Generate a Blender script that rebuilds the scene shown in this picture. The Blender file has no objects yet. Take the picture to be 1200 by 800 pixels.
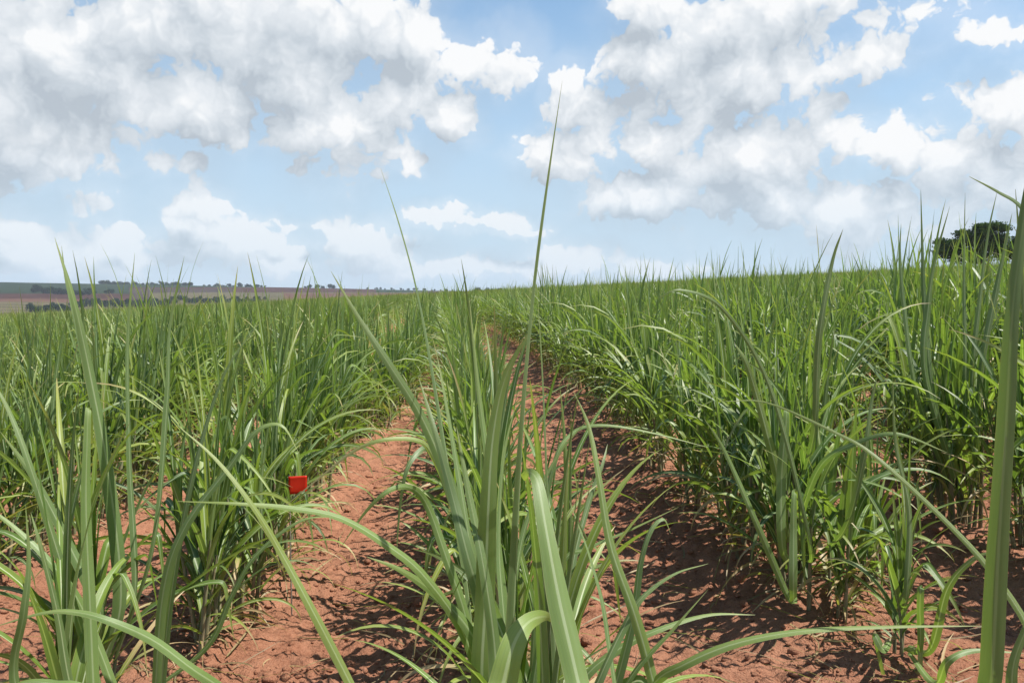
import bpy, math, random
import numpy as np
from mathutils import Vector, Euler

random.seed(7)
rng = np.random.default_rng(7)
R = math.radians
scene = bpy.context.scene
col = scene.collection

# ------------------------------------------------------------------ camera
FOC, W0, H0 = 940.0, 1200.0, 800.0
EYE = 1.55
HOR = 342.0
HAZE = 0.00013
PITCH = math.atan((400 - HOR) / FOC)
YAW = R(3.35)
cam_d = bpy.data.cameras.new('camera')
cam = bpy.data.objects.new('camera', cam_d)
col.objects.link(cam)
cam_d.sensor_width = 36.0
cam_d.lens = 36.0 * FOC / W0
cam_d.clip_start = 0.05
cam_d.clip_end = 9000
cam.location = (0, 0, EYE)
cam.rotation_euler = (R(90) - PITCH, 0, -YAW)
scene.camera = cam
CM = cam.rotation_euler.to_matrix()
CMn = np.array(CM)


def P(px, py, d):
    v = CM @ Vector(((px - 600) / FOC, (400 - py) / FOC, -1.0))
    return Vector((0, 0, EYE)) + v * d


def project(x, y, z):
    """world arrays -> pixel arrays of the 1200x800 frame"""
    p = np.stack([x, y, z - EYE], -1) @ CMn
    d = np.maximum(-p[..., 2], 1e-3)
    return 600 + FOC * p[..., 0] / d, 400 - FOC * p[..., 1] / d, -p[..., 2]


# ------------------------------------------------------------------ noise
def _hash(ix, iy, seed):
    h = (ix.astype(np.int64) * 374761393 + iy.astype(np.int64) * 668265263 + seed * 974634777) & 0x7fffffff
    h = ((h ^ (h >> 13)) * 1274126177) & 0x7fffffff
    return ((h ^ (h >> 16)) & 0xffff) / 65535.0


def vnoise(x, y, seed=0):
    ix, iy = np.floor(x), np.floor(y)
    fx, fy = x - ix, y - iy
    fx = fx * fx * (3 - 2 * fx); fy = fy * fy * (3 - 2 * fy)
    a = _hash(ix, iy, seed); b = _hash(ix + 1, iy, seed)
    c = _hash(ix, iy + 1, seed); d = _hash(ix + 1, iy + 1, seed)
    return (a * (1 - fx) + b * fx) * (1 - fy) + (c * (1 - fx) + d * fx) * fy


def fbm(x, y, o=4, seed=0):
    s, a, t = 0, 0.5, 0
    for i in range(o):
        s = s + a * vnoise(x * 2 ** i + 17.3 * i, y * 2 ** i + 9.1 * i, seed + i)
        t += a; a *= 0.5
    return s / t


def cell(x, y, seed=0):
    """distance to the nearest jittered cell point"""
    ix, iy = np.floor(x), np.floor(y)
    best = np.full(x.shape, 9.0)
    for dx in (-1, 0, 1):
        for dy in (-1, 0, 1):
            cx, cy = ix + dx, iy + dy
            qx = cx + _hash(cx, cy, seed); qy = cy + _hash(cx, cy, seed + 5)
            best = np.minimum(best, (qx - x) ** 2 + (qy - y) ** 2)
    return np.sqrt(best)


def smooth(a, b, x):
    t = np.clip((x - a) / (b - a), 0, 1)
    return t * t * (3 - 2 * t)


ROW0, ROWS = 0.15, 1.45
SUN_EL, SUN_AZ = 60.0, 96.0     # azimuth clockwise from the row direction
SUNV = np.array([math.sin(R(SUN_AZ)) * math.cos(R(SUN_EL)), math.cos(R(SUN_AZ)) * math.cos(R(SUN_EL)), math.sin(R(SUN_EL))])


def bend_x(y):
    return -1.1 * smooth(15, 44, np.asarray(y, float))


def terrain(x, y, detail=True):
    x = np.asarray(x, float); y = np.asarray(y, float)
    r = np.hypot(x, y)
    az = np.degrees(np.arctan2(x, y))
    rr = np.minimum(r, 260.0)
    k = rr / np.maximum(r, 1e-6)
    plane = 0.05 * x * k
    # valley and far ridge
    pxaz = 545 + FOC * np.tan(np.radians(np.clip(az, -60, 60)))
    ridge_py = np.interp(pxaz, [-600, 0, 200, 400, 500, 600, 2200], [330, 332, 334.5, 338, 340.5, 341.5, 341.5])
    ridge = EYE + (HOR - ridge_py) / FOC * 1500
    left = smooth(8, -14, az)
    vz = -4 - 16 * left
    far = np.where(r < 620, plane + (vz - plane) * smooth(260, 600, r),
                   vz + (ridge - vz) * np.clip((r - 620) / 880, 0, 1))
    far = np.where(r > 1500, ridge - (r - 1500) * 0.02, far)
    far = far + 2.0 * (fbm(x / 190, y / 190, 3, 60) - .5) * smooth(500, 800, r) * smooth(1500, 1300, r)
    z = np.where(r < 260, plane, far)
    if detail:
        u = (x - bend_x(y) - ROW0) / ROWS
        c = np.cos(2 * np.pi * u)
        near = smooth(70, 30, r)
        z = z + near * (0.035 * c)
        n1 = smooth(40, 14, r)
        z = z + n1 * 0.10 * (fbm(x / 0.34, y / 0.34, 4, 3) - .5)
        n2 = smooth(22, 8, r)
        cl = 0.5 - cell(x / 0.085 + 0.6 * fbm(x / .05, y / .05, 2, 9), y / 0.085, 11)
        z = z + n2 * 0.050 * np.maximum(cl, 0) * smooth(.35, .60, fbm(x / .35, y / .35, 3, 21))
        cl2 = 0.5 - cell(x / 0.04, y / 0.04 + 0.6 * fbm(x / .05, y / .05, 2, 9), 15)
        z = z + n2 * 0.020 * cl2
        z = z + n2 * 0.022 * (fbm(x / 0.035, y / 0.035, 3, 31) - .5)
    return z


def H(x, y):
    return float(terrain(np.array([x]), np.array([y]))[0])


# ------------------------------------------------------------------ nodes
def new_mat(name):
    m = bpy.data.materials.new(name)
    m.use_nodes = True
    nt = m.node_tree
    nt.nodes.clear()
    return m, nt


class NT:
    def __init__(s, nt): s.nt = nt
    def n(s, typ, **kw):
        nd = s.nt.nodes.new(typ)
        for k, v in kw.items():
            setattr(nd, k, v)
        return nd
    def set(s, sock, v):
        if isinstance(v, bpy.types.NodeSocket): s.nt.links.new(v, sock)
        elif v is not None: sock.default_value = v
    def math(s, op, a, b=None, c=None, clamp=False):
        nd = s.n('ShaderNodeMath', operation=op, use_clamp=clamp)
        s.set(nd.inputs[0], a); s.set(nd.inputs[1], b); s.set(nd.inputs[2], c)
        return nd.outputs[0]
    def vmath(s, op, a, b=None, c=None):
        nd = s.n('ShaderNodeVectorMath', operation=op)
        s.set(nd.inputs[0], a); s.set(nd.inputs[1], b)
        if c is not None: s.set(nd.inputs[2], c)
        return nd.outputs['Value'] if op in ('LENGTH', 'DOT_PRODUCT', 'DISTANCE') else nd.outputs[0]
    def noise(s, vec, scale, detail=4, rough=.5, dim='3D', out=0, **kw):
        nd = s.n('ShaderNodeTexNoise', noise_dimensions=dim)
        s.set(nd.inputs['Vector'], vec)
        nd.inputs['Scale'].default_value = scale
        nd.inputs['Detail'].default_value = detail
        nd.inputs['Roughness'].default_value = rough
        for k, v in kw.items(): nd.inputs[k].default_value = v
        return nd.outputs[out]
    def ramp(s, f, stops, interp='LINEAR'):
        nd = s.n('ShaderNodeValToRGB')
        s.set(nd.inputs[0], f)
        cr = nd.color_ramp; cr.interpolation = interp
        while len(cr.elements) < len(stops): cr.elements.new(0.5)
        for e, (p, c) in zip(cr.elements, stops):
            e.position = p; e.color = (*c, 1) if len(c) == 3 else c
        return nd.outputs[0]
    def mix(s, f, a, b, blend='MIX'):
        nd = s.n('ShaderNodeMix', data_type='RGBA', blend_type=blend)
        s.set(nd.inputs[0], f)
        for i, v in ((6, a), (7, b)):
            if isinstance(v, tuple) and len(v) == 3: v = (*v, 1)
            s.set(nd.inputs[i], v)
        return nd.outputs[2]
    def mapr(s, v, a, b, c, d, interp='LINEAR'):
        nd = s.n('ShaderNodeMapRange', interpolation_type=interp)
        s.set(nd.inputs[0], v)
        for i, q in enumerate((a, b, c, d)): nd.inputs[i + 1].default_value = q
        return nd.outputs[0]
    def sep(s, v):
        nd = s.n('ShaderNodeSeparateXYZ'); s.set(nd.inputs[0], v); return nd.outputs
    def comb(s, x, y, z=0.0):
        nd = s.n('ShaderNodeCombineXYZ')
        s.set(nd.inputs[0], x); s.set(nd.inputs[1], y); s.set(nd.inputs[2], z)
        return nd.outputs[0]


def mat_leaf():
    m, nt = new_mat('cane_leaf')
    g = NT(nt)
    uv = g.n('ShaderNodeUVMap', uv_map='UVMap').outputs[0]
    u, v, _ = g.sep(uv)
    at = g.n('ShaderNodeAttribute', attribute_name='leafdata').outputs['Color']
    rnd, dry, bri = g.sep(at)
    oi = g.n('ShaderNodeObjectInfo').outputs['Random']
    hue = g.math('FRACT', g.math('ADD', rnd, g.math('MULTIPLY', oi, 0.10)))
    # blade colour: bluish to yellowish green
    base = g.ramp(hue, [(0, (.070, .126, .038)), (.3, (.104, .176, .036)), (.6, (.142, .218, .032)),
                        (.85, (.190, .256, .031)), (1, (.250, .290, .040))])
    # long fibres and blotches
    wv = g.comb(g.math('MULTIPLY', u, 34.0), g.math('MULTIPLY', v, 1.2), g.math('MULTIPLY', rnd, 40.0))
    fib = g.noise(wv, 1.0, 3, .6)
    band = g.noise(g.comb(g.math('MULTIPLY', u, 8.0), g.math('MULTIPLY', v, .7), g.math('MULTIPLY', rnd, 55.0)), 1.0, 2, .5)
    base = g.mix(g.mapr(band, .38, .62, 0, .55), base, g.mix(1.0, base, (.66, .74, .74), 'MULTIPLY'))
    base = g.mix(g.mapr(fib, .3, .7, 0, .5), base, g.mix(1.0, base, (.62, .70, .62), 'MULTIPLY'))
    bl = g.noise(g.comb(g.math('MULTIPLY', u, 3.0), g.math('MULTIPLY', v, 9.0), g.math('MULTIPLY', rnd, 77.0)), 1.0, 4, .6)
    base = g.mix(g.mapr(bl, .45, .75, 0, .55), base, (.19, .25, .10))
    # midrib
    du = g.math('ABSOLUTE', g.math('SUBTRACT', u, .5))
    rib = g.mapr(du, .045, .085, 1.0, 0.0)
    ribf = g.math('MULTIPLY', g.math('MULTIPLY', rib, g.mapr(v, .6, .97, .95, .1)), g.mapr(g.math('FRACT', g.math('MULTIPLY', rnd, 13.7)), 0, 1, .35, 1.0))
    base = g.mix(ribf, base, (.50, .56, .36))
    # rust spots, scratches and a dry rim
    sp = g.noise(g.comb(g.math('MULTIPLY', u, 14.0), g.math('MULTIPLY', v, 60.0), g.math('MULTIPLY', rnd, 91.0)), 1.0, 3, .6)
    base = g.mix(g.mapr(sp, .66, .74, 0, .75), base, (.20, .13, .05))
    rim = g.math('MULTIPLY', g.mapr(du, .465, .495, 0, 1), g.mapr(bl, .35, .6, 0, .8))
    base = g.mix(rim, base, (.30, .27, .12))
    # tips and old leaves dry to straw
    tn = g.math('ADD', v, g.math('MULTIPLY', g.math('SUBTRACT', bl, .5), .25))
    tip = g.mapr(g.math('ADD', tn, g.math('MULTIPLY', dry, .9)), .97, 1.15, 0.0, 1.0)
    yel = g.mapr(g.math('ADD', tn, g.math('MULTIPLY', dry, .9)), .75, 1.05, 0.0, .55)
    base = g.mix(yel, base, (.30, .32, .075))
    base = g.mix(tip, base, g.mix(fib, (.30, .20, .10), (.50, .40, .22)))
    base = g.mix(1.0, base, g.comb(bri, bri, bri), 'MULTIPLY')
    # waxy pale underside
    bf = g.n('ShaderNodeNewGeometry').outputs['Backfacing']
    base = g.mix(g.math('MULTIPLY', bf, .45), base, (.18, .24, .11))
    b = g.n('ShaderNodeBump'); b.inputs['Strength'].default_value = .25; b.inputs['Distance'].default_value = .002
    g.set(b.inputs['Height'], fib)
    p = g.n('ShaderNodeBsdfPrincipled')
    g.set(p.inputs['Base Color'], base)
    p.inputs['Roughness'].default_value = .45
    p.inputs['Specular IOR Level'].default_value = .42
    g.set(p.inputs['Normal'], b.outputs[0])
    t = g.n('ShaderNodeBsdfTranslucent')
    g.set(t.inputs[0], g.mix(1.0, base, (1.5, 1.75, .45), 'MULTIPLY'))
    mx = g.n('ShaderNodeMixShader'); mx.inputs[0].default_value = .32
    nt.links.new(p.outputs[0], mx.inputs[1]); nt.links.new(t.outputs[0], mx.inputs[2])
    o = g.n('ShaderNodeOutputMaterial'); nt.links.new(mx.outputs[0], o.inputs[0])
    return m


def mat_stalk():
    m, nt = new_mat('cane_stalk'); g = NT(nt)
    tc = g.n('ShaderNodeTexCoord').outputs['Object']
    s = g.vmath('MULTIPLY', tc, (60., 60., 6.))
    n = g.noise(s, 1.0, 4, .6)
    n2 = g.noise(tc, 7.0, 3)
    c = g.ramp(n, [(.3, (.10, .12, .06)), (.5, (.17, .17, .09)), (.7, (.30, .24, .14))])
    c = g.mix(g.mapr(n2, .5, .7, 0, .6), c, (.17, .08, .06))
    p = g.n('ShaderNodeBsdfPrincipled'); g.set(p.inputs['Base Color'], c)
    p.inputs['Roughness'].default_value = .6
    o = g.n('ShaderNodeOutputMaterial'); nt.links.new(p.outputs[0], o.inputs[0])
    return m


def mat_soil():
    m, nt = new_mat('red_soil'); g = NT(nt)
    pos = g.n('ShaderNodeNewGeometry').outputs['Position']
    a = g.noise(pos, 1.3, 5, .6)
    b = g.noise(pos, 14.0, 6, .65)
    c = g.noise(pos, 110.0, 5, .7)
    colr = g.ramp(b, [(.25, (.135, .048, .026)), (.45, (.250, .098, .052)), (.6, (.335, .142, .080)), (.8, (.43, .210, .125))])
    colr = g.mix(g.mapr(a, .42, .66, 0, .65), colr, (.40, .190, .112))
    colr = g.mix(g.mapr(a, .46, .30, 0, .5), colr, (.24, .084, .045))
    colr = g.mix(g.mapr(c, .35, .7, .0, .6), colr, (.44, .225, .140))
    colr = g.mix(g.mapr(c, .42, .30, 0, .7), colr, (.07, .026, .018))
    bp = g.n('ShaderNodeBump'); bp.inputs['Strength'].default_value = 1.0; bp.inputs['Distance'].default_value = .022
    g.set(bp.inputs['Height'], g.math('ADD', g.math('MULTIPLY', c, .5), g.noise(pos, 45.0, 5, .7)))
    p = g.n('ShaderNodeBsdfPrincipled'); g.set(p.inputs['Base Color'], colr)
    p.inputs['Roughness'].default_value = .95; p.inputs['Specular IOR Level'].default_value = .15
    g.set(p.inputs['Normal'], bp.outputs[0])
    o = g.n('ShaderNodeOutputMaterial'); nt.links.new(p.outputs[0], o.inputs[0])
    return m


def mat_field(name, c1, c2, scale=.02, stripe=None):
    m, nt = new_mat(name); g = NT(nt)
    pos = g.n('ShaderNodeNewGeometry').outputs['Position']
    a = g.noise(g.vmath('MULTIPLY', pos, (1., .35, 1.)), scale, 6, .65)
    f = g.mapr(a, .3, .7, 0, 1)
    if stripe:
        x, y, z = g.sep(pos)
        w = g.math('SINE', g.math('MULTIPLY', g.math('ADD', y, g.math('MULTIPLY', a, 30.)), stripe))
        f = g.math('ADD', g.math('MULTIPLY', f, .5), g.mapr(w, -.3, .6, 0, .5), clamp=True)
    c = g.mix(f, c1, c2)
    p = g.n('ShaderNodeBsdfDiffuse'); g.set(p.inputs[0], c)
    o = g.n('ShaderNodeOutputMaterial'); nt.links.new(p.outputs[0], o.inputs[0])
    return m


def mat_crown(name, c1, c2):
    m, nt = new_mat(name); g = NT(nt)
    pos = g.n('ShaderNodeTexCoord').outputs['Object']
    oi = g.n('ShaderNodeObjectInfo').outputs['Random']
    a = g.noise(pos, 1.1, 4, .7)
    c = g.mix(g.mapr(a, .3, .7, 0, 1), c1, c2)
    c = g.mix(1.0, c, g.ramp(oi, [(0, (.75, .8, .8)), (1, (1.2, 1.1, .95))]), 'MULTIPLY')
    d = g.n('ShaderNodeBsdfDiffuse'); g.set(d.inputs[0], c)
    t = g.n('ShaderNodeBsdfTranslucent'); g.set(t.inputs[0], g.mix(1.0, c, (1.1, 1.3, .5), 'MULTIPLY'))
    mx = g.n('ShaderNodeMixShader'); mx.inputs[0].default_value = .15
    nt.links.new(d.outputs[0], mx.inputs[1]); nt.links.new(t.outputs[0], mx.inputs[2])
    o = g.n('ShaderNodeOutputMaterial'); nt.links.new(mx.outputs[0], o.inputs[0])
    return m


def mat_plain(name, c, rough=.6, var=.2, scale=30., metal=0.):
    m, nt = new_mat(name); g = NT(nt)
    pos = g.n('ShaderNodeTexCoord').outputs['Object']
    a = g.noise(pos, scale, 5, .6)
    cc = g.mix(g.mapr(a, .35, .7, 0, 1), tuple(q * (1 - var) for q in c), c)
    p = g.n('ShaderNodeBsdfPrincipled'); g.set(p.inputs['Base Color'], cc)
    p.inputs['Roughness'].default_value = rough; p.inputs['Metallic'].default_value = metal
    o = g.n('ShaderNodeOutputMaterial'); nt.links.new(p.outputs[0], o.inputs[0])
    return m


def mat_flag(name, c, rough, var, scale):
    m = mat_plain(name, c, rough, var, scale)
    g = NT(m.node_tree); p = m.node_tree.nodes['Principled BSDF']
    t = g.n('ShaderNodeBsdfTranslucent'); t.inputs[0].default_value = (c[0] * 1.2, c[1], c[2], 1)
    mx = g.n('ShaderNodeMixShader'); mx.inputs[0].default_value = .5
    m.node_tree.links.new(p.outputs[0], mx.inputs[1]); m.node_tree.links.new(t.outputs[0], mx.inputs[2])
    m.node_tree.links.new(mx.outputs[0], m.node_tree.nodes['Material Output'].inputs[0])
    return m


M_leaf, M_stalk, M_soil = mat_leaf(), mat_stalk(), mat_soil()
M_bark = mat_plain('tree_bark', (.11, .08, .06), .9, .4, 4.)
M_crown = mat_crown('dark_foliage', (.028, .060, .018), (.060, .108, .030))
M_fcrown = mat_crown('far_foliage', (.015, .028, .013), (.030, .050, .021))
M_red = mat_flag('red_plastic', (.72, .040, .010), .4, .12, 18.)
M_wire = mat_plain('wire_metal', (.45, .40, .34), .5, .4, 60., .6)


# ------------------------------------------------------------------ mesh helpers
def tag(o, label=None, cat=None, group=None, kind=None):
    if label: o['label'] = label
    if cat: o['category'] = cat
    if group: o['group'] = group
    if kind: o['kind'] = kind
    return o


def mesh_np(name, V, F, mats, uv=None, data=None, smooth_=True, mat_idx=None):
    """V (n,3), F (m,4) quads or (m,3) triangles; uv per vertex, data per vertex (n,4)"""
    me = bpy.data.meshes.new(name)
    V = np.asarray(V, np.float32); F = np.asarray(F, np.int32)
    k = F.shape[1]
    me.vertices.add(len(V)); me.vertices.foreach_set('co', V.ravel())
    me.loops.add(F.size); me.loops.foreach_set('vertex_index', F.ravel())
    me.polygons.add(len(F))
    me.polygons.foreach_set('loop_start', np.arange(0, F.size, k, dtype=np.int32))
    if smooth_:
        me.polygons.foreach_set('use_smooth', np.ones(len(F), bool))
    for m in (mats if isinstance(mats, (list, tuple)) else [mats]):
        me.materials.append(m)
    if mat_idx is not None:
        me.polygons.foreach_set('material_index', np.asarray(mat_idx, np.int32))
    me.update(calc_edges=True)
    if uv is not None:
        l = me.uv_layers.new(name='UVMap')
        l.data.foreach_set('uv', np.asarray(uv, np.float32)[F.ravel()].ravel())
    if data is not None:
        a = me.color_attributes.new('leafdata', 'FLOAT_COLOR', 'POINT')
        a.data.foreach_set('color', np.asarray(data, np.float32).ravel())
    return me


def link(name, me, parent=None, loc=(0, 0, 0)):
    o = bpy.data.objects.new(name, me)
    col.objects.link(o)
    if parent: o.parent = parent
    o.location = loc
    return o


def blade_from_curve(C, side, nrm, w, fold, ncr, data):
    """C (n,3) centre line, side/nrm (n,3), w (n,) -> V,F,UV,D"""
    n = len(C)
    us = np.linspace(0, 1, ncr)
    k = (us - .5) * 2
    lift = (np.abs(k) ** 1.3)
    V = C[:, None, :] + side[:, None, :] * (k[None, :, None] * w[:, None, None] * .5) \
        + nrm[:, None, :] * (lift[None, :, None] * (w * fold)[:, None, None])
    UV = np.stack([np.broadcast_to(us, (n, ncr)), np.broadcast_to(np.linspace(0, 1, n)[:, None], (n, ncr))], -1)
    i = np.arange(n - 1)[:, None] * ncr + np.arange(ncr - 1)[None]
    F = np.stack([i, i + 1, i + 1 + ncr, i + ncr], -1).reshape(-1, 4)
    D = np.tile(np.array([*data, 1.0]), (n * ncr, 1))
    return V.reshape(-1, 3), F, UV.reshape(-1, 2), D


def width_profile(s, W, basew=.6):
    return W * (basew + (1 - basew) * np.clip(s / .22, 0, 1)) * (1 - s ** 2.0) ** .95 + .0008


def blade(base, az, th0, bend, p, L, W, fold=.22, twist=0., drift=0., kink=None, n=9, ncr=3, data=(.5, 0, 1), wav=0.):
    s = np.linspace(0, 1, n)
    if kink is not None:      # denser sampling near a fold
        s = np.unique(np.concatenate([s, [kink[0] - .02, kink[0], kink[0] + .02]]))
        s = s[(s >= 0) & (s <= 1)]
    th = th0 + bend * s ** p
    if kink is not None:
        th = th + kink[1] * smooth(kink[0] - .03, kink[0] + .03, s)
    th = np.clip(th, -.3, 3.0)
    a = az + drift * s
    d = np.stack([np.sin(th) * np.sin(a), np.sin(th) * np.cos(a), np.cos(th)], -1)
    ds = np.diff(s)[:, None] * L
    C = np.concatenate([np.zeros((1, 3)), np.cumsum((d[1:] + d[:-1]) * .5 * ds, 0)]) + np.asarray(base)
    side = np.stack([np.cos(a), -np.sin(a), np.zeros_like(a)], -1)
    nrm = np.cross(side, d); nrm = -nrm if nrm[0, 2] < 0 else nrm
    tw = (twist * s + wav * np.sin(s * 9 + az * 7))[:, None]
    s2 = side * np.cos(tw) + nrm * np.sin(tw)
    n2 = nrm * np.cos(tw) - side * np.sin(tw)
    w = width_profile(s, W)
    return blade_from_curve(C, s2, n2, w, fold * (1 - .6 * s), ncr, data)


def join(parts):
    V, F, U, D, o = [], [], [], [], 0
    for v, f, u, d in parts:
        V.append(v); F.append(f + o); U.append(u); D.append(d); o += len(v)
    return np.concatenate(V), np.concatenate(F), np.concatenate(U), np.concatenate(D)


def tube(pts, radii, seg=6):
    pts = np.asarray(pts, float); n = len(pts)
    V = []
    for i in range(n):
        t = pts[min(i + 1, n - 1)] - pts[max(i - 1, 0)]
        t /= max(np.linalg.norm(t), 1e-9)
        a = np.cross(t, (0.3, 1, 0.1)); a /= np.linalg.norm(a); b = np.cross(t, a)
        ang = np.linspace(0, 2 * np.pi, seg, endpoint=False)
        V.append(pts[i] + radii[i] * (np.cos(ang)[:, None] * a + np.sin(ang)[:, None] * b))
    V = np.concatenate(V)
    F = []
    for i in range(n - 1):
        for j in range(seg):
            k = (j + 1) % seg
            F.append((i * seg + j, i * seg + k, (i + 1) * seg + k, (i + 1) * seg + j))
    UV = np.zeros((len(V), 2)); D = np.zeros((len(V), 4)); D[:, 3] = 1
    return V, np.array(F), UV, D


# ------------------------------------------------------------------ one cane clump as specs
def clump_specs(r, ntill=10, size=1.0, spread=.17):
    """list of tillers: dict(base, top, leaves=[kwargs])"""
    out = []
    for t in range(ntill):
        ang = r.uniform(0, 2 * np.pi); rad = abs(r.normal(0, spread * .6))
        bx, by = rad * math.cos(ang) * .65, rad * math.sin(ang) * 1.35
        k = size * r.uniform(.72, 1.08)
        lean = r.uniform(.0, .20) + rad * .5
        la = math.atan2(bx, by) + r.normal(0, .5)
        hs = k * r.uniform(.42, .66)
        ax = np.array([math.sin(lean) * math.sin(la), math.sin(lean) * math.cos(la), math.cos(lean)])
        base = np.array([bx, by, -.05]); top = base + ax * (hs + .05)
        leaves = []
        n = r.integers(6, 9)
        plane = r.uniform(0, np.pi)
        for j in range(n):
            q = j / (n - 1)
            at = base + ax * (.05 + hs * (.18 + .82 * q))
            az = plane + (j % 2) * np.pi + r.normal(0, .45)
            th0 = np.interp(q, [0, .5, 1], [.75, .42, .07]) * r.uniform(.6, 1.3)
            bend = np.interp(q, [0, .35, .75, 1], [1.9, 2.0, 1.5, .35]) * r.uniform(.35, 1.35)
            L = k * np.interp(q, [0, .5, 1], [.60, .98, 1.0]) * r.uniform(.8, 1.12)
            Wd = np.interp(q, [0, .4, 1], [.023, .040, .033]) * r.uniform(.75, 1.2)
            kink = None
            if 0.2 < q < .95 and r.random() < .24:
                kink = (r.uniform(.45, .75), r.uniform(1.0, 2.2))
            dry = max(0, r.normal(.08, .07)) + (r.uniform(.2, 1.1) if q < .2 and r.random() < .55 else 0)
            leaves.append(dict(base=at, az=az, th0=th0, bend=bend, p=r.uniform(1.3, 2.3), L=L, W=Wd,
                               fold=r.uniform(.10, .30), twist=r.normal(0, .7), drift=r.normal(0, .35), kink=kink,
                               data=(r.random(), min(dry, 1.2), r.uniform(.85, 1.12)), wav=r.uniform(0, .12)))
        # spindle: the rolled young leaf standing above
        leaves.append(dict(base=top - ax * .05, az=la + r.normal(0, 1), th0=lean * r.uniform(.3, 1.0), bend=r.uniform(.02, .22), p=1.5,
                           L=k * r.uniform(.75, 1.10), W=r.uniform(.010, .019), fold=.6, twist=r.normal(0, .6), drift=0, kink=None,
                           data=(r.random() * .45, .04, .95), wav=0))
        for _d in range(int(r.integers(0, 4))):   # low dead trash leaves
            leaves.append(dict(base=base + ax * .1, az=r.uniform(0, 6.28), th0=r.uniform(.3, 1.1), bend=r.uniform(1.2, 2.1), p=.8, L=r.uniform(.25, .6) * k, W=r.uniform(.008, .018),
                               fold=.3, twist=r.normal(0, 1.5), drift=r.normal(0, .6), kink=None, data=(r.random(), r.uniform(.7, 1.2), r.uniform(.7, 1.1)), wav=.3))
        out.append(dict(base=base, top=top, k=k, leaves=leaves))
    return out


def stalk_geo(t, seg=6):
    b, e = t['base'], t['top']
    pts = [b + (e - b) * f for f in (0, .3, .65, 1)]
    return tube(pts, [.011 * t['k'] + .002, .010 * t['k'] + .002, .008 * t['k'] + .001, .005], seg)


def leaf_mesh(parts, name='leaf'):
    V, F, U, D = parts
    return mesh_np(name, V, F, M_leaf, U, D)


# ------------------------------------------------------------------ ground sheet
def build_ground():
    view = R(38)
    dense = np.arange(-view, view + .0001, .0042) + YAW
    rest = np.linspace(view + YAW + .03, 2 * np.pi - view + YAW - .03, 90)
    az = np.concatenate([dense, rest])
    rs = [.05, .4, 1.0, 1.8]
    r = 2.5
    while r < 14: rs.append(r); r *= 1.0042
    while r < 60: rs.append(r); r *= 1.012
    while r < 560: rs.append(r); r *= 1.05
    while r < 1500: rs.append(r); r += 9
    rs += [1560, 1700, 2000, 2500, 3000]
    rs = np.array(rs)
    A, Rr = np.meshgrid(az, rs)
    X, Y = Rr * np.sin(A), Rr * np.cos(A)
    Z = terrain(X, Y)
    nr, na = X.shape
    V = np.stack([X, Y, Z], -1).reshape(-1, 3)
    i = np.arange(nr - 1)[:, None] * na
    j = np.arange(na)[None]
    jn = (j + 1) % na
    F = np.stack([i + j, i + na + j, i + na + jn, i + jn], -1).reshape(-1, 4)
    # colours of the far fields, by where they lie
    cx, cy = X[:-1] * .5 + X[1:] * .5, Y[:-1] * .5 + Y[1:] * .5
    cz = terrain(cx, cy, False)
    px, py, dd = project(cx, cy, cz)
    rr = np.hypot(cx, cy)
    wob = 2.2 * (fbm(cx / 120, cy / 120, 3, 77) - .5)
    py = py + wob * .6
    idx = np.zeros(rr.shape, int)
    far = rr > 300
    idx[far] = 1
    G, DR, OR, TAN, BR = 1, 2, 3, 4, 5
    def reg(c, m): idx[far & c] = m
    reg(py < 344, G)
    reg((py >= 344) & (px < 170), DR)
    reg((py >= 350.5) & (px < 260), OR)
    reg((py >= 354) & (px < 200), TAN)
    reg((py >= 337) & (px > 150) & (px < 178 + (py - 337) * 6), G)
    reg((py >= 336.5) & (py < 338.5) & (px > 150) & (px < 420), DR)
    reg((py >= 338.5) & (px > 150) & (px < 275), BR)
    reg((py >= 338.5) & (px >= 275) & (px < 440), DR)
    reg((py >= 342.5) & (px >= 175), TAN)
    reg((py >= 343.4) & (px >= 330) & (px < 620), OR)
    reg((py >= 338) & (py < 343.4) & (px >= 500) & (px < 620), BR)
    reg((px > 620), G)
    mats = [M_soil,
            mat_field('far_cane', (.017, .028, .016), (.026, .039, .022), .02),
            mat_field('far_red_earth', (.038, .019, .016), (.062, .031, .025), .03),
            mat_field('far_orange_earth', (.080, .042, .029), (.11, .060, .042), .03),
            mat_field('far_stubble', (.060, .058, .030), (.12, .095, .055), .03, .16),
            mat_field('far_brown_earth', (.036, .027, .023), (.058, .042, .034), .03)]
    me = mesh_np('ground', V, F, mats, mat_idx=idx.ravel())
    o = link('ground', me)
    tag(o, kind='structure')


build_ground()

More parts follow.
